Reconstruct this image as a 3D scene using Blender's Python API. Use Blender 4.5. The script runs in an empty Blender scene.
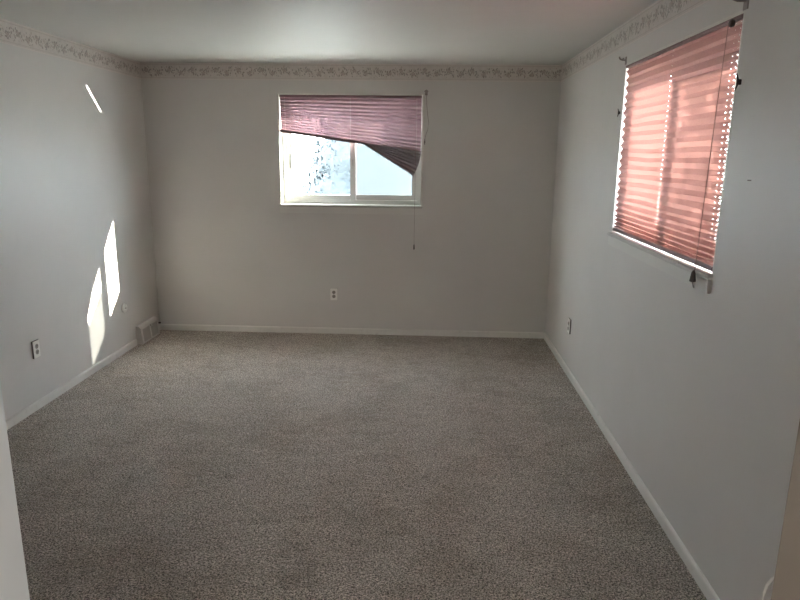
import bpy, bmesh, math, random
from mathutils import Vector, Matrix, noise
random.seed(7)
C = bpy.context.scene.collection
sc = bpy.context.scene

# ------------------------------------------------------------------ camera
F_PX, YAW, PITCH, ROLL = 637.8, -0.04143, 0.2244, 0.01124
CAM = Vector((2.562, -5.842, 1.675))
cy_, sy_, cp_, sp_, cr_, sr_ = (math.cos(YAW), math.sin(YAW), math.cos(PITCH), math.sin(PITCH), math.cos(ROLL), math.sin(ROLL))
fw = Vector((sy_ * cp_, cy_ * cp_, -sp_)); rt = Vector((cy_, -sy_, 0)); up = rt.cross(fw)
rt2 = cr_ * rt + sr_ * up; up2 = -sr_ * rt + cr_ * up
cd = bpy.data.cameras.new('camera'); cam = bpy.data.objects.new('camera', cd); C.objects.link(cam)
cam.matrix_world = Matrix(((rt2.x, up2.x, -fw.x, CAM.x), (rt2.y, up2.y, -fw.y, CAM.y), (rt2.z, up2.z, -fw.z, CAM.z), (0, 0, 0, 1)))
cd.sensor_width = 36; cd.lens = F_PX * 36 / 800; cd.clip_start = 0.02
sc.camera = cam

# ------------------------------------------------------------------ light
SUN_E, SKY_L = 85.0, 34.0
SUN_DIR = Vector((-1.0, -0.595, -0.57)).normalized()
w = bpy.data.worlds.new('sky'); sc.world = w; w.use_nodes = True
bg = w.node_tree.nodes['Background']; bg.inputs[0].default_value = (0.86, 0.94, 1.0, 1); bg.inputs[1].default_value = SKY_L
sl = bpy.data.lights.new('sun', 'SUN'); sl.energy = SUN_E; sl.angle = math.radians(0.6); sl.color = (1.0, 0.93, 0.80)
so = bpy.data.objects.new('sun', sl); C.objects.link(so); so.rotation_euler = SUN_DIR.to_track_quat('-Z', 'Y').to_euler()
so.location = (8, 6, 7)
hl = bpy.data.lights.new('hall_fill_light', 'AREA'); hl.shape = 'DISK'; hl.size = 0.35; hl.energy = 22; hl.color = (1.0, 0.97, 0.93)  # added fill lamp, unseen behind the camera, brightens the room
ho = bpy.data.objects.new('hall_fill_light', hl); C.objects.link(ho); ho.location = (2.5, -6.6, 2.40)
# added lamp standing in for sunlight glancing off the glossy stool of the far window: a thin streak on the left wall
gl = bpy.data.lights.new('stool_glint_lamp', 'AREA'); gl.shape = 'RECTANGLE'; gl.size = 0.195; gl.size_y = 0.0025; gl.spread = math.radians(0.9); gl.energy = 0.08; gl.color = (1.0, 0.97, 0.9)
go = bpy.data.objects.new('stool_glint_lamp', gl); C.objects.link(go)
gz = -Vector((SUN_DIR.x, SUN_DIR.y, -SUN_DIR.z)); gx = (Vector((1, 0, 0)) - gz * gz.x).normalized(); gy = gz.cross(gx)
go.matrix_world = Matrix(((gx.x, gy.x, gz.x, 1.465 + .125 * -gz.x), (gx.y, gy.y, gz.y, 0.008 + .125 * -gz.y), (gx.z, gy.z, gz.z, 1.227 + .125 * -gz.z), (0, 0, 0, 1)))
vs = sc.view_settings; vs.view_transform = 'Standard'; vs.look = 'None'; vs.gamma = 1; vs.use_curve_mapping = False
vs.exposure = 0.62
sc.cycles.diffuse_bounces = 8; sc.cycles.max_bounces = 14; sc.cycles.transparent_max_bounces = 16
sc.cycles.use_denoising = True; sc.cycles.light_sampling_threshold = 0.0; sc.cycles.use_light_tree = False; sc.cycles.sample_clamp_indirect = 12

# ------------------------------------------------------------------ room dimensions
W, H, T = 3.691, 2.44, 0.22        # room width, height, outer wall thickness
YF, TF = -5.27, 0.12               # room face of the door wall
BW = (1.213, 2.511, 1.215, 2.192)  # back window opening x0 x1 z0 z1
RW = (-3.318, -1.888, 1.222, 2.200)  # right window opening y0 y1 z0 z1
DO = (2.150, 2.912, 2.05)          # door opening x0 x1 top

# ------------------------------------------------------------------ material helpers
def mat(name, col, rough=0.6, spec=0.5, metal=0.0):
    m = bpy.data.materials.new(name); m.use_nodes = True
    b = m.node_tree.nodes['Principled BSDF']
    b.inputs['Base Color'].default_value = (*col, 1); b.inputs['Roughness'].default_value = rough
    b.inputs['Specular IOR Level'].default_value = spec; b.inputs['Metallic'].default_value = metal
    return m
def N(m, t, **kw):
    n = m.node_tree.nodes.new(t)
    for k, v in kw.items(): setattr(n, k, v)
    return n
def L(m, a, b): m.node_tree.links.new(a, b)
def coords(m, scale=(1, 1, 1)):
    tc = N(m, 'ShaderNodeTexCoord'); mp = N(m, 'ShaderNodeMapping'); mp.inputs['Scale'].default_value = scale
    L(m, tc.outputs['Object'], mp.inputs[0]); return mp.outputs[0]
def noise_tex(m, co, scale, detail=3, rough=0.5, dist=0.0):
    n = N(m, 'ShaderNodeTexNoise'); n.inputs['Scale'].default_value = scale; n.inputs['Detail'].default_value = detail
    n.inputs['Roughness'].default_value = rough; n.inputs['Distortion'].default_value = dist
    L(m, co, n.inputs['Vector']); return n.outputs[0]
def ramp(m, fac, stops):
    r = N(m, 'ShaderNodeValToRGB'); e = r.color_ramp.elements
    while len(e) < len(stops): e.new(0.5)
    for i, (p, c) in enumerate(stops): e[i].position = p; e[i].color = (*c, 1)
    L(m, fac, r.inputs[0]); return r.outputs[0]
def bump(m, h, strength, dist):
    b = N(m, 'ShaderNodeBump'); b.inputs['Strength'].default_value = strength; b.inputs['Distance'].default_value = dist
    L(m, h, b.inputs['Height']); L(m, b.outputs[0], m.node_tree.nodes['Principled BSDF'].inputs['Normal']); return b
def math_(m, op, a, b=None, c=None):
    n = N(m, 'ShaderNodeMath', operation=op)
    for i, v in enumerate((a, b, c)):
        if v is None: continue
        if isinstance(v, (int, float)): n.inputs[i].default_value = v
        else: L(m, v, n.inputs[i])
    return n.outputs[0]

def paint(name, col, rough, var=0.04, wav=0.35):
    m = mat(name, col, rough, 0.4)
    co = coords(m)
    a = noise_tex(m, co, 1.3, 3)
    lo = tuple(c * (1 - var) for c in col); hi = tuple(min(1, c * (1 + var)) for c in col)
    L(m, ramp(m, a, [(0.3, lo), (0.7, hi)]), m.node_tree.nodes['Principled BSDF'].inputs['Base Color'])
    fine = noise_tex(m, co, 160, 2); big = noise_tex(m, co, 2.2, 2)
    h = math_(m, 'ADD', math_(m, 'MULTIPLY', fine, 0.0006), math_(m, 'MULTIPLY', big, 0.012 * wav))
    bump(m, h, 0.5, 1.0)
    return m
M_wall = paint('grey_wall_paint', (0.665, 0.645, 0.625), 0.48)
M_ceil = paint('white_ceiling_paint', (0.70, 0.695, 0.67), 0.58, 0.03, 0.9)
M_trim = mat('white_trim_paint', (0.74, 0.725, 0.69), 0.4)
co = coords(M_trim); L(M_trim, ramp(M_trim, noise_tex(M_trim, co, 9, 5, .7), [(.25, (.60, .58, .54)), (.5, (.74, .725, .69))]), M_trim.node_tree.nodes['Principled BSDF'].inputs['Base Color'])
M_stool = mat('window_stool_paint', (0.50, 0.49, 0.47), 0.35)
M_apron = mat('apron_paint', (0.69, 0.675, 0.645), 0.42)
M_base = mat('baseboard_paint', (0.60, 0.58, 0.55), 0.5)
co = coords(M_base); L(M_base, ramp(M_base, noise_tex(M_base, co, 14, 6, .75), [(.25, (.55, .52, .48)), (.42, (.74, .72, .69))]), M_base.node_tree.nodes['Principled BSDF'].inputs['Base Color'])
M_vinyl = mat('white_vinyl', (0.56, 0.56, 0.535), 0.4)
M_jambw = mat('white_door_jamb_paint', (0.70, 0.735, 0.745), 0.5)
M_jambb = mat('beige_door_jamb_paint', (0.24, 0.20, 0.165), 0.6)
M_plate = mat('ivory_plastic', (0.86, 0.85, 0.81), 0.35)
M_socket = mat('socket_plastic', (0.34, 0.32, 0.29), 0.4)
M_slot = mat('dark_slot', (0.05, 0.045, 0.04), 0.6)
M_edge_shade = mat('plate_edge_shade', (0.16, 0.15, 0.14), 0.6)  # shade on the outlet plate's rim, put in as a dark colour
M_dark = mat('dark_brown_plastic', (0.045, 0.03, 0.028), 0.45)
M_brkt = mat('tarnished_metal', (0.30, 0.26, 0.25), 0.45, metal=0.3)
M_cord = mat('mauve_cord', (0.20, 0.12, 0.12), 0.8)
M_cordp = mat('pale_cord', (0.45, 0.42, 0.40), 0.8)
M_white = mat('white_cable_plastic', (0.85, 0.84, 0.80), 0.4)
M_grille = mat('grille_grey_enamel', (0.47, 0.45, 0.42), 0.45)
M_reg = mat('register_enamel', (0.68, 0.66, 0.63), 0.4)
M_rail = mat('mauve_rail', (0.20, 0.125, 0.13), 0.5)
M_metal = mat('latch_metal', (0.45, 0.45, 0.43), 0.35, metal=0.7)
M_border = mat('wallpaper_border', (0.66, 0.615, 0.585), 0.6)
co = coords(M_border); L(M_border, ramp(M_border, noise_tex(M_border, co, 30, 3), [(.3, (.62, .575, .545)), (.7, (.69, .645, .615))]), M_border.node_tree.nodes['Principled BSDF'].inputs['Base Color'])
M_bprint = mat('border_sprig_print', (0.36, 0.33, 0.30), 0.6)
M_bprint2 = mat('border_rose_print', (0.50, 0.43, 0.40), 0.6)
M_bline = mat('border_line_print', (0.52, 0.46, 0.43), 0.6)
M_blight = mat('border_edge_print', (0.74, 0.69, 0.66), 0.6)

# carpet
M_carpet = mat('beige_pile_carpet', (0.3, 0.26, 0.22), 0.95, 0.1)
co = coords(M_carpet)
tuft = noise_tex(M_carpet, co, 145, 3, 0.7, 0.8)
tuft2 = noise_tex(M_carpet, co, 210, 2, 0.6)
blot = noise_tex(M_carpet, co, 2.1, 4, 0.6, 0.4)
wear = noise_tex(M_carpet, coords(M_carpet, (1.0, 2.6, 1)), 5.5, 5, 0.65, 1.2)
c1 = ramp(M_carpet, tuft, [(0.38, (0.060, 0.048, 0.040)), (0.49, (0.365, 0.315, 0.278)), (0.60, (0.92, 0.82, 0.74))])
mx = N(M_carpet, 'ShaderNodeMix', data_type='RGBA', blend_type='MULTIPLY'); mx.inputs[0].default_value = 1.0
L(M_carpet, c1, mx.inputs[6])
bl = ramp(M_carpet, math_(M_carpet, 'ADD', math_(M_carpet, 'MULTIPLY', blot, 0.5), math_(M_carpet, 'MULTIPLY', wear, 0.5)), [(0.38, (0.76, 0.73, 0.70)), (0.56, (1.0, 1.0, 1.0))])
L(M_carpet, bl, mx.inputs[7]); L(M_carpet, mx.outputs[2], M_carpet.node_tree.nodes['Principled BSDF'].inputs['Base Color'])
hh = math_(M_carpet, 'ADD', math_(M_carpet, 'MULTIPLY', tuft, 0.022), math_(M_carpet, 'MULTIPLY', tuft2, 0.005))
bump(M_carpet, hh, 0.8, 1.0)
M_carpet.node_tree.nodes['Principled BSDF'].inputs['Sheen Weight'].default_value = 0.15

# fabric of the pleated blinds: reflecting and light passing, punched cord holes in UV (u metres across, v one unit per pleat face)
def fabric(name, refl, trans, cords, r=0.0032, face=0.026):
    m = bpy.data.materials.new(name); m.use_nodes = True; nt = m.node_tree; nt.nodes.remove(nt.nodes['Principled BSDF'])
    out = nt.nodes['Material Output']
    uv = N(m, 'ShaderNodeUVMap'); uv.uv_map = 'UVMap'; sep = N(m, 'ShaderNodeSeparateXYZ'); L(m, uv.outputs[0], sep.inputs[0])
    tco = N(m, 'ShaderNodeTexCoord')
    d = N(m, 'ShaderNodeBsdfDiffuse'); t = N(m, 'ShaderNodeBsdfTranslucent'); add = N(m, 'ShaderNodeAddShader')
    weave = noise_tex(m, tco.outputs['UV'], 40, 4, .6)
    def shade(col):
        return ramp(m, weave, [(0.3, tuple(c * .88 for c in col)), (0.7, tuple(c * 1.1 for c in col))])
    L(m, shade(refl), d.inputs[0]); L(m, shade(trans), t.inputs[0]); L(m, d.outputs[0], add.inputs[0]); L(m, t.outputs[0], add.inputs[1])
    fr = math_(m, 'FRACT', sep.outputs[1]); vy = math_(m, 'MULTIPLY', math_(m, 'SUBTRACT', fr, 0.5), face)
    tot = None
    for u0, k in cords:
        du = math_(m, 'SUBTRACT', sep.outputs[0], u0)
        q = math_(m, 'ADD', math_(m, 'MULTIPLY', du, du), math_(m, 'MULTIPLY', vy, vy))
        h = math_(m, 'LESS_THAN', q, (r * k) ** 2)
        tot = h if tot is None else math_(m, 'MAXIMUM', tot, h)
    mix = N(m, 'ShaderNodeMixShader'); tr = N(m, 'ShaderNodeBsdfTransparent')
    L(m, tot, mix.inputs[0]); L(m, add.outputs[0], mix.inputs[1]); L(m, tr.outputs[0], mix.inputs[2]); L(m, mix.outputs[0], out.inputs[0])
    return m
M_fab_b = fabric('mauve_pleated_fabric', (0.30, 0.20, 0.215), (0.0275, 0.0178, 0.0205), [(0.06, 1), (0.645, 1), (1.235, 1)], face=0.024)
M_fab_r = fabric('rose_pleated_fabric', (0.32, 0.20, 0.195), (0.0245, 0.0122, 0.0108), [(0.055, .75), (0.725, .8), (1.352, .75), (1.392, 1.0)], face=0.03)
M_fab_f = fabric('folded_fabric', (0.26, 0.235, 0.25), (0.0012, 0.0010, 0.0011), [(9, 1)])

# clear glass and creased film
def glassmat():
    m = bpy.data.materials.new('window_glass'); m.use_nodes = True; nt = m.node_tree; nt.nodes.remove(nt.nodes['Principled BSDF'])
    tr = N(m, 'ShaderNodeBsdfTransparent'); tr.inputs[0].default_value = (0.93, 0.96, 0.96, 1); g = N(m, 'ShaderNodeBsdfGlossy'); g.inputs['Roughness'].default_value = 0.02
    mix = N(m, 'ShaderNodeMixShader'); mix.inputs[0].default_value = 0.06
    L(m, tr.outputs[0], mix.inputs[1]); L(m, g.outputs[0], mix.inputs[2]); L(m, mix.outputs[0], nt.nodes['Material Output'].inputs[0]); return m
M_glass = glassmat()
def filmmat(name, clear, haze, scale, crease, cw):
    m = bpy.data.materials.new(name); m.use_nodes = True; nt = m.node_tree; nt.nodes.remove(nt.nodes['Principled BSDF'])
    co = coords(m)
    n1 = noise_tex(m, co, scale, 2.0, .45, 1.2)
    band = math_(m, 'ABSOLUTE', math_(m, 'SUBTRACT', n1, 0.5))
    line = math_(m, 'LESS_THAN', band, cw)
    tr = N(m, 'ShaderNodeBsdfTransparent'); L(m, ramp(m, line, [(0, (clear,) * 3), (1, (crease,) * 3)]), tr.inputs[0])
    tl = N(m, 'ShaderNodeBsdfTranslucent'); tl.inputs[0].default_value = (haze * .80, haze * .91, haze, 1)
    ad = N(m, 'ShaderNodeAddShader'); L(m, tr.outputs[0], ad.inputs[0]); L(m, tl.outputs[0], ad.inputs[1])
    mix = N(m, 'ShaderNodeMixShader'); L(m, line, mix.inputs[0]); L(m, ad.outputs[0], mix.inputs[1]); L(m, tr.outputs[0], mix.inputs[2])
    L(m, mix.outputs[0], nt.nodes['Material Output'].inputs[0]); return m
M_film = filmmat('creased_plastic_film', 0.40, 0.03, 3.6, 1.0, 0.042)
M_frost = filmmat('frosted_plastic_film', 0.05, 0.0215, 1.2, 0.07, -1.0)

# outside
M_snow = mat('bright_ground', (0.72, 0.72, 0.70), 0.9, 0.1)
co = coords(M_snow); L(M_snow, ramp(M_snow, noise_tex(M_snow, co, 1.2, 5), [(.35, (.55, .56, .52)), (.6, (.76, .76, .74))]), M_snow.node_tree.nodes['Principled BSDF'].inputs['Base Color'])
M_leaf = mat('dull_foliage', (0.020, 0.024, 0.027), 0.8, 0.2)
M_bark = mat('bark', (0.06, 0.05, 0.045), 0.9, 0.1)
M_stucco = mat('outside_wall_render', (0.6, 0.57, 0.52), 0.9, 0.1)

# ------------------------------------------------------------------ mesh helpers
def obj(name, bm, m, parent=None, smooth=False, loc=None):
    me = bpy.data.meshes.new(name); bm.normal_update(); bm.to_mesh(me); bm.free()
    for mm in (m if isinstance(m, (list, tuple)) else [m]): me.materials.append(mm)
    if smooth:
        for p in me.polygons: p.use_smooth = True
    o = bpy.data.objects.new(name, me); C.objects.link(o)
    if parent: o.parent = parent
    if loc: o.location = loc
    return o
def bx(bm, x0, x1, y0, y1, z0, z1, bevel=0.0, mi=0, seg=2):
    if y0 == y1:   # a sheet thinner than a millimetre (plastic film)
        bm.faces.new([bm.verts.new(p) for p in ((x0, y0, z0), (x1, y0, z0), (x1, y0, z1), (x0, y0, z1))]).material_index = mi; return
    x0, x1 = sorted((x0, x1)); y0, y1 = sorted((y0, y1)); z0, z1 = sorted((z0, z1))
    v = [bm.verts.new(p) for p in ((x0, y0, z0), (x1, y0, z0), (x1, y1, z0), (x0, y1, z0), (x0, y0, z1), (x1, y0, z1), (x1, y1, z1), (x0, y1, z1))]
    fs = [bm.faces.new([v[i] for i in q]) for q in ((0, 3, 2, 1), (4, 5, 6, 7), (0, 1, 5, 4), (1, 2, 6, 5), (2, 3, 7, 6), (3, 0, 4, 7))]
    for f in fs: f.material_index = mi
    if bevel > 0:
        es = {e for f in fs for e in f.edges}
        r = bmesh.ops.bevel(bm, geom=list(es), offset=bevel, segments=seg, affect='EDGES')
        for f in r['faces']: f.material_index = mi
def box(name, dims, m, parent=None, bevel=0.0):
    bm = bmesh.new(); bx(bm, *dims, bevel=bevel); return obj(name, bm, m, parent)
def tube(bm, pts, r, n=8, mi=0):
    pts = [Vector(p) for p in pts]; rings = []
    for i, p in enumerate(pts):
        t = (pts[min(i + 1, len(pts) - 1)] - pts[max(i - 1, 0)]).normalized()
        a = t.cross(Vector((0, 0, 1))); a = a if a.length > 1e-3 else t.cross(Vector((1, 0, 0))); a.normalize(); b = t.cross(a)
        rr = r[i] if isinstance(r, (list, tuple)) else r
        rings.append([bm.verts.new(p + rr * (math.cos(2 * math.pi * k / n) * a + math.sin(2 * math.pi * k / n) * b)) for k in range(n)])
    for i in range(len(rings) - 1):
        for k in range(n):
            bm.faces.new((rings[i][k], rings[i][(k + 1) % n], rings[i + 1][(k + 1) % n], rings[i + 1][k])).material_index = mi
    bm.faces.new(rings[0][::-1]).material_index = mi; bm.faces.new(rings[-1]).material_index = mi
def empty(name, loc, label=None, cat=None, group=None, kind=None):
    o = bpy.data.objects.new(name, None); C.objects.link(o); o.location = loc; o.empty_display_size = 0.05
    return tag(o, label, cat, group, kind)
def tag(o, label=None, cat=None, group=None, kind=None):
    if label: o['label'] = label
    if cat: o['category'] = cat
    if group: o['group'] = group
    if kind: o['kind'] = kind
    return o
def S(o, label, cat): return tag(o, label, cat, kind='structure')
def copy_tree(o, parent=None):
    c = o.copy(); C.objects.link(c); c.parent = parent
    for ch in list(o.children): copy_tree(ch, c)
    return c

# ------------------------------------------------------------------ room shell
S(box('floor', (-T, W + T, YF - TF, T, -0.12, 0), M_carpet), 'grey-beige wall to wall pile carpet with faint worn patches', 'carpet')
S(box('floor_hall', (1.5, 3.6, -7.2, YF - TF, -0.12, 0), M_carpet), 'hallway carpet behind the camera', 'carpet')
S(box('ceiling', (-T, W + T, YF - TF, T, H, H + 0.15), M_ceil), 'smooth painted white ceiling over the room', 'ceiling')
S(box('ceiling_hall', (1.5, 3.6, -7.2, YF - TF, H, H + 0.15), M_ceil), 'hallway ceiling behind the camera', 'ceiling')
bm = bmesh.new(); x0, x1, z0, z1 = BW
bx(bm, -T, x0, 0, T, 0, H); bx(bm, x1, W + T, 0, T, 0, H); bx(bm, x0, x1, 0, T, 0, z0); bx(bm, x0, x1, 0, T, z1, H)
S(obj('wall_back', bm, M_wall), 'grey painted far wall holding the half-covered window', 'wall')
S(box('wall_left', (-T, 0, YF - TF, 0, 0, H), M_wall), 'grey painted left wall with the bright sun patches', 'wall')
bm = bmesh.new(); y0, y1, z0, z1 = RW
bx(bm, W, W + T, YF - TF, y0, 0, H); bx(bm, W, W + T, y1, 0, 0, H); bx(bm, W, W + T, y0, y1, 0, z0); bx(bm, W, W + T, y0, y1, z1, H)
S(obj('wall_right', bm, M_wall), 'grey painted right wall holding the window with the closed rose blind', 'wall')
bm = bmesh.new()
bx(bm, 0, DO[0] - 0.03, YF - TF, YF, 0, H); bx(bm, DO[1] + 0.03, W, YF - TF, YF, 0, H); bx(bm, DO[0] - 0.03, DO[1] + 0.03, YF - TF, YF, DO[2] + 0.03, H)
S(obj('wall_front', bm, M_wall), 'grey wall around the doorway the photo looks through', 'wall')
bm = bmesh.new()
bx(bm, 1.5, 1.6, -7.2, YF - TF, 0, H); bx(bm, 3.5, 3.6, -7.2, YF - TF, 0, H); bx(bm, 1.6, 3.5, -7.2, -7.1, 0, H)
S(obj('wall_hall', bm, M_wall), 'hallway walls behind the camera', 'wall')
# doorway
dr = S(empty('door_1', (DO[0], YF, 0)), 'open doorway with painted jambs at both edges of the picture', 'doorway')
def jamb(x0, x1, z0, z1, m, label=None):
    o = box('jamb', (x0 - DO[0], x1 - DO[0], -TF - 0.012, 0.0, z0, z1), m, dr, 0.002)
    if label: o['label'] = label
jamb(DO[0] - 0.03, DO[0], 0, DO[2], M_jambw, 'white painted door jamb')
jamb(DO[1], DO[1] + 0.03, 0, DO[2], M_jambb, 'beige brown door jamb')
jamb(DO[0] - 0.03, DO[1] + 0.03, DO[2], DO[2] + 0.03, M_jambw, 'white head jamb')

# baseboards with a rounded top edge
def baseboard(name, a, b, n, label):
    a, b, n = Vector((*a, 0)), Vector((*b, 0)), Vector((*n, 0)); bm = bmesh.new(); prof = [(0, 0), (0.013, 0), (0.013, 0.042), (0.011, 0.050), (0.006, 0.055), (0, 0.056)]
    k = max(2, int((b - a).length / 0.25)); rings = []
    for i in range(k + 1):
        p = a + (b - a) * i / k; rings.append([bm.verts.new(p + n * d + Vector((0, 0, z))) for d, z in prof])
    for i in range(k):
        for j in range(len(prof)):
            j2 = (j + 1) % len(prof); bm.faces.new((rings[i][j], rings[i + 1][j], rings[i + 1][j2], rings[i][j2]))
    bm.faces.new(rings[0]); bm.faces.new(rings[-1][::-1])
    bmesh.ops.recalc_face_normals(bm, faces=bm.faces[:])
    S(obj(name, bm, M_base), label, 'baseboard')
baseboard('baseboard_back', (0.013, 0), (W - 0.013, 0), (0, -1), 'low off-white baseboard along the far wall')
baseboard('baseboard_left', (0, YF), (0, -0.515), (1, 0), 'low off-white baseboard along the left wall')
baseboard('baseboard_left_corner', (0, -0.10), (0, 0), (1, 0), 'short bit of baseboard between the register and the left back corner')
baseboard('baseboard_right', (W, YF), (W, 0), (-1, 0), 'low off-white baseboard along the right wall')

# ------------------------------------------------------------------ wallpaper borders
BH = 0.142
def border(name, origin, along, normal, length, label, seed):
    rnd = random.Random(seed); A = Vector((*along, 0)); Nn = Vector((*normal, 0)); O = Vector((*origin, H - BH)); Z = Vector((0, 0, 1))
    bm = bmesh.new()
    def P(s, z, d): return O + A * s + Z * z + Nn * d
    def quad(pts, mi, d):
        f = bm.faces.new([bm.verts.new(P(s, z, d)) for s, z in pts]); f.material_index = mi
    def strip(z0, z1, d, mi):
        vs_ = []
        for (s, z, dd) in ((0, z0, 0), (length, z0, 0), (length, z1, 0), (0, z1, 0), (0, z0, d), (length, z0, d), (length, z1, d), (0, z1, d)):
            vs_.append(bm.verts.new(P(s, z, dd)))
        for q in ((4, 5, 6, 7), (0, 1, 5, 4), (1, 2, 6, 5), (2, 3, 7, 6), (3, 0, 4, 7), (0, 3, 2, 1)):
            bm.faces.new([vs_[i] for i in q]).material_index = mi
    strip(0, BH - 0.0005, 0.0010, 0)
    strip(0.0015, 0.0065, 0.0014, 4); strip(0.0165, 0.0190, 0.0014, 3)
    strip(BH - 0.006, BH - 0.002, 0.0014, 4); strip(BH - 0.0160, BH - 0.0135, 0.0014, 3)
    def leaf(s, z, ang, l, wd, mi):
        c, sn = math.cos(ang), math.sin(ang); pts = []
        for (u, v) in ((0, 0), (.3, .5), (.7, .42), (1, 0), (.7, -.42), (.3, -.5)):
            uu, vv = u * l, v * wd; pts.append((s + uu * c - vv * sn, z + uu * sn + vv * c))
        if min(p[0] for p in pts) > 0 and max(p[0] for p in pts) < length: quad(pts, mi, 0.0015)
    def disc(s, z, r, mi):
        if r < s < length - r: quad([(s + r * math.cos(k * math.pi / 4), z + r * math.sin(k * math.pi / 4)) for k in range(8)], mi, 0.0016)
    per = 0.205; k = 0; mid = BH / 2
    while k * per < length:
        for half in (0, 1):
            s0 = k * per + half * per / 2 + 0.02; up_ = 1 if half == 0 else -1
            # curling stem
            n = 12
            for i in range(n):
                t = i / n; s = s0 + t * 0.085; z = mid + up_ * 0.013 * math.sin(t * math.pi * 1.6)
                leaf(s, z, up_ * 0.5 * math.cos(t * 5), 0.010, 0.0022, 1)
                if i % 2 == 0: leaf(s, z + rnd.uniform(-.006, .016), rnd.uniform(0.5, 1.9), rnd.uniform(.017, .030), .010, 1 if rnd.random() < .75 else 2)
                if i % 2 == 1: leaf(s, z - rnd.uniform(-.006, .016), -rnd.uniform(0.5, 1.9), rnd.uniform(.016, .029), .010, 1 if rnd.random() < .75 else 2)
            cx_, cz_ = s0 + 0.034, mid + up_ * 0.012
            disc(cx_, cz_, 0.011, 2)
            for q in range(5):
                a = q * 1.257 + 0.3; leaf(cx_ + .006 * math.cos(a), cz_ + .006 * math.sin(a), a, 0.015, 0.011, 1 if q % 2 else 2)
            for q in range(11): disc(s0 + rnd.uniform(-.005, .1), mid + rnd.uniform(-.042, .042), rnd.uniform(.0025, .0048), 1 if q % 3 else 2)
        k += 1
    S(obj(name, bm, [M_border, M_bprint, M_bprint2, M_bline, M_blight]), label, 'wallpaper border')
border('trim_1', (0, 0), (1, 0), (0, -1), W, 'floral wallpaper border along the top of the far wall', 1)
border('trim_2', (0, YF), (0, 1), (1, 0), -YF, 'floral wallpaper border along the top of the left wall', 2)
border('trim_3', (W, YF), (0, 1), (-1, 0), -YF, 'floral wallpaper border along the top of the right wall', 3)

# ------------------------------------------------------------------ windows
# local frame: u across the opening (0..w), d outward through the wall, z up; one builder for both
def window(name, w_, h_, place, label, proud):
    root = S(empty(name, (0, 0, 0)), label, 'window'); root.matrix_world = place
    FD0, FD1 = 0.098, 0.205
    def part(nm, boxes, m, parent=root, bevel=0.002, lab=None):
        bm = bmesh.new()
        for b in boxes: bx(bm, *b, bevel=bevel)
        o = obj(nm, bm, m, parent)
        if lab: o['label'] = lab
        return o
    t = 0.012
    # lining of the opening, proud of the wall by a hair as a thin white edge
    part('window_lining', [(0, t, -proud, T, 0, h_), (w_ - t, w_, -proud, T, 0, h_), (t, w_ - t, -proud, T, h_ - t, h_)], M_trim)
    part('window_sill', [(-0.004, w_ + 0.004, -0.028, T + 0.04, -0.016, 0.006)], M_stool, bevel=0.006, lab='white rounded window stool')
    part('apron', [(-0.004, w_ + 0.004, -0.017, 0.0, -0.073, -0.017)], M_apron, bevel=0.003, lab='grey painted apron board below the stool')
    f = 0.036
    part('window_frame', [(t, t + f, FD0, FD1, 0.006, h_ - t), (w_ - t - f, w_ - t, FD0, FD1, 0.006, h_ - t), (t + f, w_ - t - f, FD0, FD1, 0.006, 0.006 + f), (t + f, w_ - t - f, FD0, FD1, h_ - t - f, h_ - t)], M_vinyl)
    a0, a1, b0, b1 = t + f, w_ - t - f, 0.006 + f, h_ - t - f; mid = w_ / 2 + 0.008
    for k, (u0, u1, dd) in enumerate(((a0, mid + 0.024, 0.104), (mid - 0.024, a1, 0.146))):
        s = 0.050; d0, d1 = dd, dd + 0.040
        sh = part('sash', [(u0, u0 + s, d0, d1, b0, b1), (u1 - s, u1, d0, d1, b0, b1), (u0 + s, u1 - s, d0, d1, b0, b0 + 0.046), (u0 + s, u1 - s, d0, d1, b1 - 0.046, b1)], M_vinyl, bevel=0.003)
        g = part('pane', [(u0 + s - .004, u1 - s + .004, d0 + 0.011, d0 + 0.014, b0 + 0.042, b1 - 0.042)], M_glass, sh, 0)
        if k == 1:
            zs = b0 + (0.50 if proud > .001 else 0.043)
            part('plastic_film', [(u0 + s - .003, u1 - s + .003, d1 - 0.004, d1 - 0.004, zs, b1 - 0.043)], M_film, sh, 0, 'creased clear plastic film over the pane')
            if proud > .001: part('frosted_film', [(u0 + s - .003, u1 - s + .003, d1 - 0.004, d1 - 0.004, b0 + 0.043, zs)], M_frost, sh, 0, 'frosted pale plastic film over the lower pane')
        else:
            part('latch', [(u0 + 0.018, u0 + 0.032, d0 - 0.012, d0, b0 + 0.30, b0 + 0.40), (u0 + 0.014, u0 + 0.036, d0 - 0.006, d0, b0 + 0.285, b0 + 0.415)], M_metal, sh, 0.002, 'grey finger latch')
            part('latch', [(u1 - 0.030, u1 - 0.016, d0 - 0.014, d0, b0 + 0.31, b0 + 0.37)], M_metal, sh, 0.002)
    return root
wb, hb = BW[1] - BW[0], BW[3] - BW[2]
P_back = Matrix.Translation((BW[0], 0, BW[2]))
window('window_1', wb, hb, P_back, 'white sliding window on the far wall, lower half uncovered', 0.006)
wr, hr = RW[1] - RW[0], RW[3] - RW[2]
# right wall: u runs from the far edge (y1) towards the camera, d outward = +x
P_right = Matrix(((0, 1, 0, W), (-1, 0, 0, RW[1]), (0, 0, 1, RW[2]), (0, 0, 0, 1)))
window('window_2', wr, hr, P_right, 'white sliding window on the right wall behind the closed blind', 0.0005)

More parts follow.
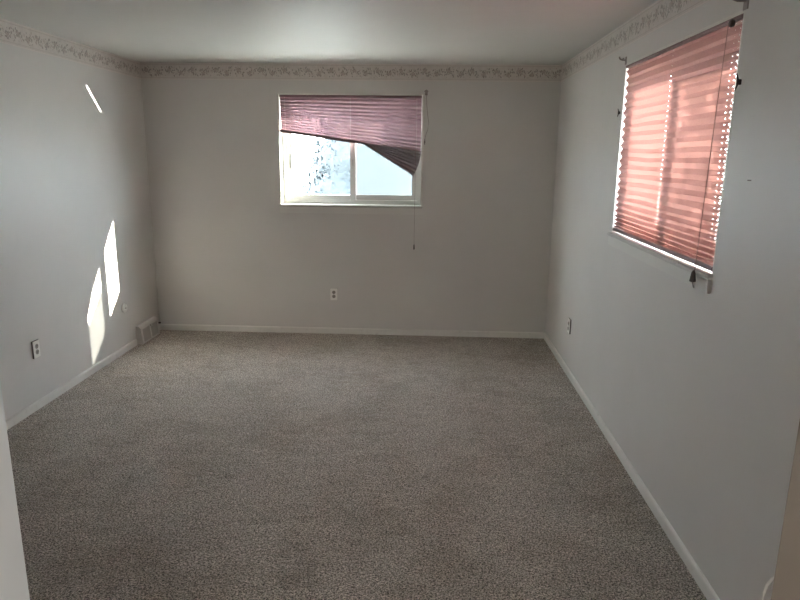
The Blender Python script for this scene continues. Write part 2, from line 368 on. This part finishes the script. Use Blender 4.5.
# ------------------------------------------------------------------ pleated blinds
def pleats(bm, edges, u0, u1, d, amp, nu=40, wob=0.0015, seed=0, uvoff=0.0, first=1):
    """edges: list of (z_left, z_right[, u1 override]); alternating depth"""
    uvl = bm.loops.layers.uv.new('UVMap'); rows = []
    for k, e in enumerate(edges):
        zl, zr = e[0], e[1]; ue = e[2] if len(e) > 2 else u1; us = e[3] if len(e) > 3 else u0; sgn = first if k % 2 == 0 else -first; row = []
        for i in range(nu + 1):
            s = i / nu; u = us + (ue - us) * s
            wz = wob * noise.noise(Vector((u * 3 + seed, k * 0.35, 1.0))) * 2
            wd = wob * noise.noise(Vector((u * 4, k * 0.7 + seed, 9.0)))
            row.append((bm.verts.new((u, d + sgn * amp + wd, zl + (zr - zl) * s + wz)), u))
        rows.append(row)
    for k in range(len(rows) - 1):
        for i in range(nu):
            a, b, c, e = rows[k][i], rows[k][i + 1], rows[k + 1][i + 1], rows[k + 1][i]
            f = bm.faces.new((a[0], b[0], c[0], e[0])); f.smooth = False
            for lp, (uu, vv) in zip(f.loops, ((a[1], k), (b[1], k), (c[1], k + 1), (e[1], k + 1))): lp[uvl].uv = (uu + uvoff, vv)
def lathe(bm, prof, c, n=12, axis='z', mi=0):
    rings = []
    for r, h in prof:
        ring = []
        for k in range(n):
            a = 2 * math.pi * k / n; p = (r * math.cos(a), r * math.sin(a), h)
            if axis == 'y': p = (p[0], p[2], p[1])
            ring.append(bm.verts.new(Vector(c) + Vector(p)))
        rings.append(ring)
    for i in range(len(rings) - 1):
        for k in range(n): bm.faces.new((rings[i][k], rings[i][(k + 1) % n], rings[i + 1][(k + 1) % n], rings[i + 1][k])).material_index = mi
    bm.faces.new(rings[0]).material_index = mi; bm.faces.new(rings[-1]).material_index = mi
    bmesh.ops.recalc_face_normals(bm, faces=bm.faces[:])

# back blind, half raised and skewed, torn bottom corner fanned out
bb = empty('pleated_blind', (0, 0, 0), 'half-raised mauve pleated blind hanging crooked over the far wall window', 'window blind'); bb.matrix_world = P_back
DB, AM = 0.024, 0.0085
bmh = bmesh.new(); bx(bmh, 0.016, wb - 0.018, 0.006, 0.040, hb - 0.034, hb - 0.013, bevel=0.003)
obj('head_rail', bmh, M_rail, bb)
def zl(k, n):
    t = k / n; return hb - 0.03 - (t * 1.28 - 0.28 * t * t) * (hb - 0.03 - 0.655)
def zr_(k, n):
    t = k / n; return hb - 0.03 - (t * 1.12 - 0.12 * t * t) * (hb - 0.03 - 0.482)
n = 26; bm = bmesh.new()
pleats(bm, [(zl(k, n), zr_(k, n)) for k in range(n + 1)], 0.020, wb - 0.022, DB, AM, seed=3)
obj('pleated_fabric', bm, M_fab_b, bb)
# fan of folded pleats at the lower right
bm = bmesh.new(); nf = 13; ap_u, ap_z = 0.760, 0.562; ed = []
for k in range(nf + 1):
    t = k / nf
    tu = 1.280 - 0.066 * t - 0.012 * math.sin(t * math.pi) * -1; tz = 0.484 + (0.274 - 0.484) * t
    ed.append((ap_z - 0.016 * t, tz, tu, ap_u))
pleats(bm, ed, 0, 0, DB - 0.004, 0.006, nu=24, wob=0.0008, seed=8)
obj('folded_corner', bm, M_fab_f, bb)['label'] = 'collapsed grey pleats fanned out at the lower right corner'
# bottom rail: runs along the left half, then bends down along the fan
bm = bmesh.new(); pts = [(0.012, 0.655), (0.30, 0.617), (0.60, 0.574), (0.775, 0.552), (0.90, 0.482), (1.05, 0.394), (1.214, 0.270)]
for i in range(len(pts) - 1):
    (ua, za), (ub, zb) = pts[i], pts[i + 1]; h0 = (0.012, 0.012, 0.012, 0.008, 0.004, 0.003, 0.003)[i]; h1 = (0.012, 0.012, 0.012, 0.008, 0.004, 0.003, 0.003)[i + 1]
    v = [bm.verts.new(p) for p in ((ua, DB - .017, za - h0), (ub, DB - .017, zb - h1), (ub, DB + .006, zb - h1), (ua, DB + .006, za - h0), (ua, DB - .017, za + h0), (ub, DB - .017, zb + h1), (ub, DB + .006, zb + h1), (ua, DB + .006, za + h0))]
    for q in ((0, 3, 2, 1), (4, 5, 6, 7), (0, 1, 5, 4), (1, 2, 6, 5), (2, 3, 7, 6), (3, 0, 4, 7)): bm.faces.new([v[j] for j in q])
bmesh.ops.remove_doubles(bm, verts=bm.verts[:], dist=1e-5)
obj('bottom_rail', bm, M_rail, bb)
bm = bmesh.new(); pts = [(0.775, DB - .012, .556), (0.95, DB - .013, .534), (1.12, DB - .013, .511), (1.280, DB - .012, .487)]; tube(bm, pts, 0.0035, 6)
obj('fabric_hem', bm, M_rail, bb)
bm = bmesh.new(); tube(bm, [(1.232, DB - .02, .86), (1.231, -0.004, .55), (1.231, -0.034, .02), (1.231, -0.036, -.15), (1.231, -0.034, -.345)], 0.0014, 6)
pc = obj('pull_cord', bm, M_cord, bb)
bm = bmesh.new(); lathe(bm, [(.002, -.340), (.005, -.350), (.0065, -.385), (.003, -.390)], (1.231, -0.034, 0)); obj('tassel', bm, M_dark, pc)

# right blind, fully lowered
rb = empty('pleated_blind', (0, 0, 0), 'closed rose pink pleated blind covering the right wall window', 'window blind'); rb.matrix_world = P_right
bmh = bmesh.new(); bx(bmh, 0.014, wr - 0.013, -0.004, 0.026, hr - 0.027, hr - 0.0125, bevel=0.003); obj('head_rail', bmh, M_rail, rb)
n = 46; ztop, zbot = hr - 0.024, 0.032; ed = []
acc = [0]
for k in range(n):
    t = k / n; acc.append(acc[-1] + (1.25 if t < 0.66 else 1.25 - 0.85 * ((t - 0.66) / 0.34) ** 0.8))
for k in range(n + 1):
    z = ztop - (ztop - zbot) * acc[k] / acc[-1]; ed.append((z, z, wr - 0.0130, 0.024 + 0.003 * math.sin(k * 0.5)))
bm = bmesh.new(); pleats(bm, ed, 0, 0, 0.0075, 0.0085, nu=60, wob=0.002, seed=5)
obj('pleated_fabric', bm, M_fab_r, rb)
bmh = bmesh.new(); bx(bmh, 0.016, wr - 0.014, -0.002, 0.018, 0.0145, 0.033, bevel=0.003); obj('bottom_rail', bmh, M_rail, rb)
ku = RW[1] + 3.243
bm = bmesh.new(); lathe(bm, [(.004, 0.010), (.013, 0.009), (.0155, 0.0), (.011, -.008), (.004, -.010)], (ku, -0.012, hr - 0.035), axis='y'); obj('cord_pulley', bm, M_dark, rb)
bm = bmesh.new(); tube(bm, [(ku, -0.022, hr - 0.04), (ku - .002, -0.030, .6), (ku - .010, -0.034, .2), (ku - .014, -0.036, -.004)], 0.0017, 6); pc = obj('pull_cord', bm, M_cord, rb)
bm = bmesh.new(); lathe(bm, [(.003, .006), (.008, -.004), (.013, -.040), (.006, -.044)], (ku - .014, -0.040, 0)); tube(bm, [(ku - .014, -.040, -.042), (ku - .008, -.038, -.058), (ku - .006, -.036, -.066)], .002, 6)
obj('tassel', bm, M_dark, pc)

# ------------------------------------------------------------------ brackets, cleats
def bracket(loc, rot, label):
    o = empty('curtain_rod_bracket', loc, label, 'bracket', 'small brackets at the window corners'); o.rotation_euler = (0, 0, rot)
    bm = bmesh.new(); bx(bm, -.012, .012, -.003, 0, -.022, .022, bevel=.001); obj('base_plate', bm, M_brkt, o)
    bm = bmesh.new(); tube(bm, [(0, -.003, .004), (0, -.022, .004), (0, -.036, .010), (0, -.040, .022)], .0045, 8); tube(bm, [(-.018, -.020, .010), (.018, -.020, .010)], .004, 8); obj('hook', bm, M_brkt, o)
    return o
bracket((W, -1.885, 2.217), -math.pi / 2, 'small dark bracket on the right wall at the far upper corner of the window')
bracket((W, -3.322, 2.222), -math.pi / 2, 'small dark bracket on the right wall at the near upper corner of the window').scale = (1.5, 1.5, 1.2)
bracket((2.530, 0, 2.203), 0, 'small dark bracket on the far wall at the upper right corner of the window')
def cleat(loc, rot, label, s=1.0, loop=False):
    o = empty('cord_cleat', loc, label, 'cleat', 'cord cleats beside the windows'); o.rotation_euler = (0, 0, rot)
    bm = bmesh.new(); bx(bm, -.006 * s, .006 * s, -.012 * s, 0, -.010 * s, .010 * s, bevel=.0015); obj('base', bm, M_dark, o)
    bm = bmesh.new(); tube(bm, [(0, -.018 * s, -.030 * s), (0, -.013 * s, -.012 * s), (0, -.012 * s, 0), (0, -.013 * s, .012 * s), (0, -.018 * s, .030 * s)], [.002 * s, .004 * s, .005 * s, .004 * s, .002 * s], 8); obj('horn', bm, M_dark, o)
cleat((W, -1.852, 1.93), -math.pi / 2, 'tiny dark cord cleat on the right wall beyond the far window edge', .8)
cleat((W, -3.352, 1.945), -math.pi / 2, 'dark cord cleat on the right wall beside the near window edge')
cleat((2.524, 0, 1.785), 0, 'dark cord cleat on the far wall right of the window', .85)
# thin lift cord draped from the bracket down to the cleat
bm = bmesh.new()
tube(bm, [(2.532, -.010, 2.19), (2.536, -.008, 2.10), (2.545, -.006, 2.02), (2.556, -.005, 1.95), (2.548, -.005, 1.89), (2.530, -.008, 1.84), (2.524, -.012, 1.80)], .0016, 6)
tag(obj('lift_cord', bm, M_cord), 'thin dark cord looping from the bracket to the cleat right of the far window', 'cord')

# ------------------------------------------------------------------ outlets
def outlet():
    o = empty('wall_outlet', (0, 0, 0))
    bm = bmesh.new(); bx(bm, -.035, .035, -.009, 0, -.0575, .0575, mi=1); bx(bm, -.0345, .0345, -.012, -.0085, -.057, .057, bevel=.002, mi=0)
    obj('cover_plate', bm, [M_plate, M_edge_shade], o)
    for s in (1, -1):
        bm = bmesh.new(); lathe(bm, [(.0165, 0), (.0165, -.0025), (.015, -.003)], (0, -.012, s * .0195), 16, 'y')
        for q, (u, zz, ww, hh_) in enumerate(((-.0062, .004, .0016, .0052), (.0062, .004, .0016, .0046), (0, -.0065, .0028, .0028))):
            bx(bm, u - ww, u + ww, -.0157, -.0148, s * .0195 + zz - hh_, s * .0195 + zz + hh_, mi=1)
        obj('socket', bm, [M_socket, M_slot], o)
    bm = bmesh.new(); lathe(bm, [(.003, 0), (.003, -.0015), (.002, -.002)], (0, -.012, 0), 10, 'y'); obj('screw', bm, M_metal, o)
    return o
og = 'wall outlets near the floor'
o1 = outlet(); o1.location = (1.697, 0, .385); tag(o1, 'ivory duplex outlet on the far wall under the window', 'outlet', og)
o2 = copy_tree(o1); o2.location = (0, -1.93, .400); o2.rotation_euler = (0, 0, math.pi / 2); o2['label'] = 'ivory duplex outlet on the left wall, nearer than the sun patches'
o3 = copy_tree(o1); o3.location = (W, -.979, .384); o3.rotation_euler = (0, 0, -math.pi / 2); o3['label'] = 'ivory duplex outlet on the right wall near the far corner'

# round blank plate on the left wall
rp = empty('round_wall_plate', (0, -.685, .378), 'small round white plate on the left wall beside the sun patch', 'wall plate'); rp.rotation_euler = (0, 0, math.pi / 2)
bm = bmesh.new(); lathe(bm, [(.040, 0), (.040, -.010), (.034, -.016), (.012, -.017)], (0, 0, 0), 24, 'y'); obj('cover', bm, M_plate, rp, True)
bm = bmesh.new(); lathe(bm, [(.010, -.016), (.010, -.024), (.007, -.026)], (0, 0, 0), 12, 'y'); obj('centre_knob', bm, M_reg, rp)

# register at the foot of the left wall
rg = empty('floor_register', (0, -.308, 0), 'off-white metal heating register on the left wall by the corner', 'register')
hw = .195; rg.scale = (1, .93, .88); rg.location.y = -.318
bm = bmesh.new()   # body profile in x,z
prof = [(0, 0), (.058, 0), (.058, .012), (.046, .160), (.030, .184), (0, .186)]
for s in (-1,):
    r0 = [bm.verts.new((x, -hw, z)) for x, z in prof]; r1 = [bm.verts.new((x, hw, z)) for x, z in prof]
    for j in range(len(prof)): j2 = (j + 1) % len(prof); bm.faces.new((r0[j], r0[j2], r1[j2], r1[j]))
    bm.faces.new(r0); bm.faces.new(r1)
bmesh.ops.recalc_face_normals(bm, faces=bm.faces[:]); obj('body', bm, M_reg, rg)
for (a, b) in ((-.160, -.012), (.022, .160)):
    bm = bmesh.new()
    for k in range(9):
        y = a + (b - a) * (k + .5) / 9; hwid = (b - a) / 9 * .36
        v = [bm.verts.new(p) for p in ((.0605, y - hwid, .022), (.0605, y + hwid, .022), (.0505, y + hwid, .142), (.0505, y - hwid, .142), (.055, y - hwid, .022), (.055, y + hwid, .022), (.045, y + hwid, .142), (.045, y - hwid, .142))]
        for q in ((0, 1, 2, 3), (4, 7, 6, 5), (0, 4, 5, 1), (1, 5, 6, 2), (2, 6, 7, 3), (3, 7, 4, 0)): bm.faces.new([v[j] for j in q])
    v = [bm.verts.new(p) for p in ((.0592, a, .018), (.0592, b, .018), (.0484, b, .148), (.0484, a, .148), (.054, a, .018), (.054, b, .018), (.044, b, .148), (.044, a, .148))]
    for q in ((0, 1, 2, 3), (4, 7, 6, 5), (0, 4, 5, 1), (1, 5, 6, 2), (2, 6, 7, 3), (3, 7, 4, 0)): bm.faces.new([v[j] for j in q]).material_index = 0
    obj('grille', bm, M_grille, rg)
bm = bmesh.new(); bx(bm, .050, .066, -.004, .014, .135, .160, bevel=.002); obj('damper_lever', bm, M_reg, rg)
# cable stub by the corner
cs = empty('cable_stub', (0, -.050, .078), 'dark cable end sticking out above the baseboard in the left back corner', 'cable'); cs.rotation_euler = (0, 0, 0)
bm = bmesh.new(); tube(bm, [(0, 0, 0), (.014, 0, .001), (.026, -.004, .004)], .0055, 8); obj('cable', bm, M_dark, cs)
bm = bmesh.new(); tube(bm, [(.024, -.0035, .0036), (.034, -.007, .0065)], .0075, 8); obj('plug', bm, M_dark, cs)

# nail in the right wall and white cable by the doorway
bm = bmesh.new(); tube(bm, [(W - .012, -3.52, 1.60), (W, -3.52, 1.60)], .0022, 8); lathe(bm, [(.001, .0), (.001, .001)], (W - .02, -3.52, 1.6), 6); bmesh.ops.delete(bm, geom=[v for v in bm.verts if v.co.x < W - .0155], context='VERTS')
tag(obj('nail', bm, M_brkt), 'small nail in the right wall on the near side of the window', 'nail')

wc = empty('white_cable', (2.98, YF, 0), 'thin white cable curving out past the beige door jamb at the lower right', 'cable')
bm = bmesh.new(); cpts = []
def at(px, py, y):
    d = fw * F_PX + rt2 * (px - 400) - up2 * (py - 300); t = (y - CAM.y) / d.y; return CAM + d * t - Vector((2.98, YF, 0))
base_y = YF + .06
for px, py, dy in ((800, 574, -.055), (782, 575, -.03), (772, 579, 0), (767, 585, .01), (764, 593, .012), (762.5, 602, .012), (761, 625, .01), (760, 680, 0)): cpts.append(at(px, py, base_y + dy))
tube(bm, cpts, 0.0016, 8); tube(bm, [cpts[-1], Vector((cpts[-1].x, cpts[-1].y, 0.45)), Vector((cpts[-1].x + .02, cpts[-1].y, 0.003))], 0.0016, 8)
obj('cable', bm, M_white, wc)
bm = bmesh.new(); bx(bm, cpts[0].x - .012, cpts[0].x + .012, 0, .010, cpts[0].z - .012, cpts[0].z + .012, bevel=.002); obj('cable_clip', bm, M_white, wc)

# ------------------------------------------------------------------ outside
S(box('ground_outside', (-30, 40, -30, 60, -0.75, -0.6), M_snow), 'bright ground beyond the windows', 'ground')
S(box('trim_eave_back', (-T - .5, W + T + .5, T, T + .28, 2.50, 2.60), M_stucco), 'roof overhang outside the far window', 'roof')
S(box('trim_eave_right', (W + T, W + T + .22, YF - TF, T, 2.50, 2.60), M_stucco), 'roof overhang outside the right window', 'roof')
def garden_tree(loc, height, base, seed, label, count):
    tr = empty('garden_tree', loc, label, 'tree', 'trees outside the far window')
    bm = bmesh.new(); tube(bm, [(0, 0, 0), (.05, 0, height * .3), (0, .03, height * .6), (.03, 0, height * .95)], [.16, .12, .08, .03], 10); obj('trunk', bm, M_bark, tr)
    bm = bmesh.new(); rnd = random.Random(seed)
    def rad(z, a): return (base * (1 - (z / (height * 1.06)) ** 1.5) + .10) * (1 + .30 * noise.noise(Vector((math.cos(a) * 1.5, math.sin(a) * 1.5 + seed, z * 1.6))))
    nz, na = 34, 30; rings = []
    for i in range(nz + 1):
        z = .25 + (height - .3) * i / nz
        rings.append([bm.verts.new((.90 * rad(z, 2 * math.pi * k / na) * math.cos(2 * math.pi * k / na), .90 * rad(z, 2 * math.pi * k / na) * math.sin(2 * math.pi * k / na), z)) for k in range(na)])
    for i in range(nz):
        for k in range(na): bm.faces.new((rings[i][k], rings[i][(k + 1) % na], rings[i + 1][(k + 1) % na], rings[i + 1][k]))
    bm.faces.new(rings[-1]); bm.faces.new(rings[0][::-1])
    for i in range(count):
        z = rnd.uniform(.2, height); a = rnd.uniform(0, 2 * math.pi); rr = rad(z, a) * rnd.uniform(.80, 1.10)
        p = Vector((rr * math.cos(a), rr * math.sin(a), z)); q = rnd.uniform(.03, .065)
        d1 = Vector((rnd.gauss(0, 1), rnd.gauss(0, 1), rnd.gauss(0, 1))).normalized(); d2 = d1.orthogonal().normalized()
        bm.faces.new([bm.verts.new(p + e) for e in (d1 * q, d2 * q * .55, -d1 * q, -d2 * q * .55)])
    obj('foliage', bm, M_leaf, tr)
garden_tree((1.20, 9.5, -.6), 4.9, 1.75, 11, 'hazy blue-grey tree outside, filling the right of the clear pane', 9000)
garden_tree((3.3, 15.0, -.6), 5.2, 2.1, 12, 'pale tree outside, blurred behind the frosted right pane', 5000)
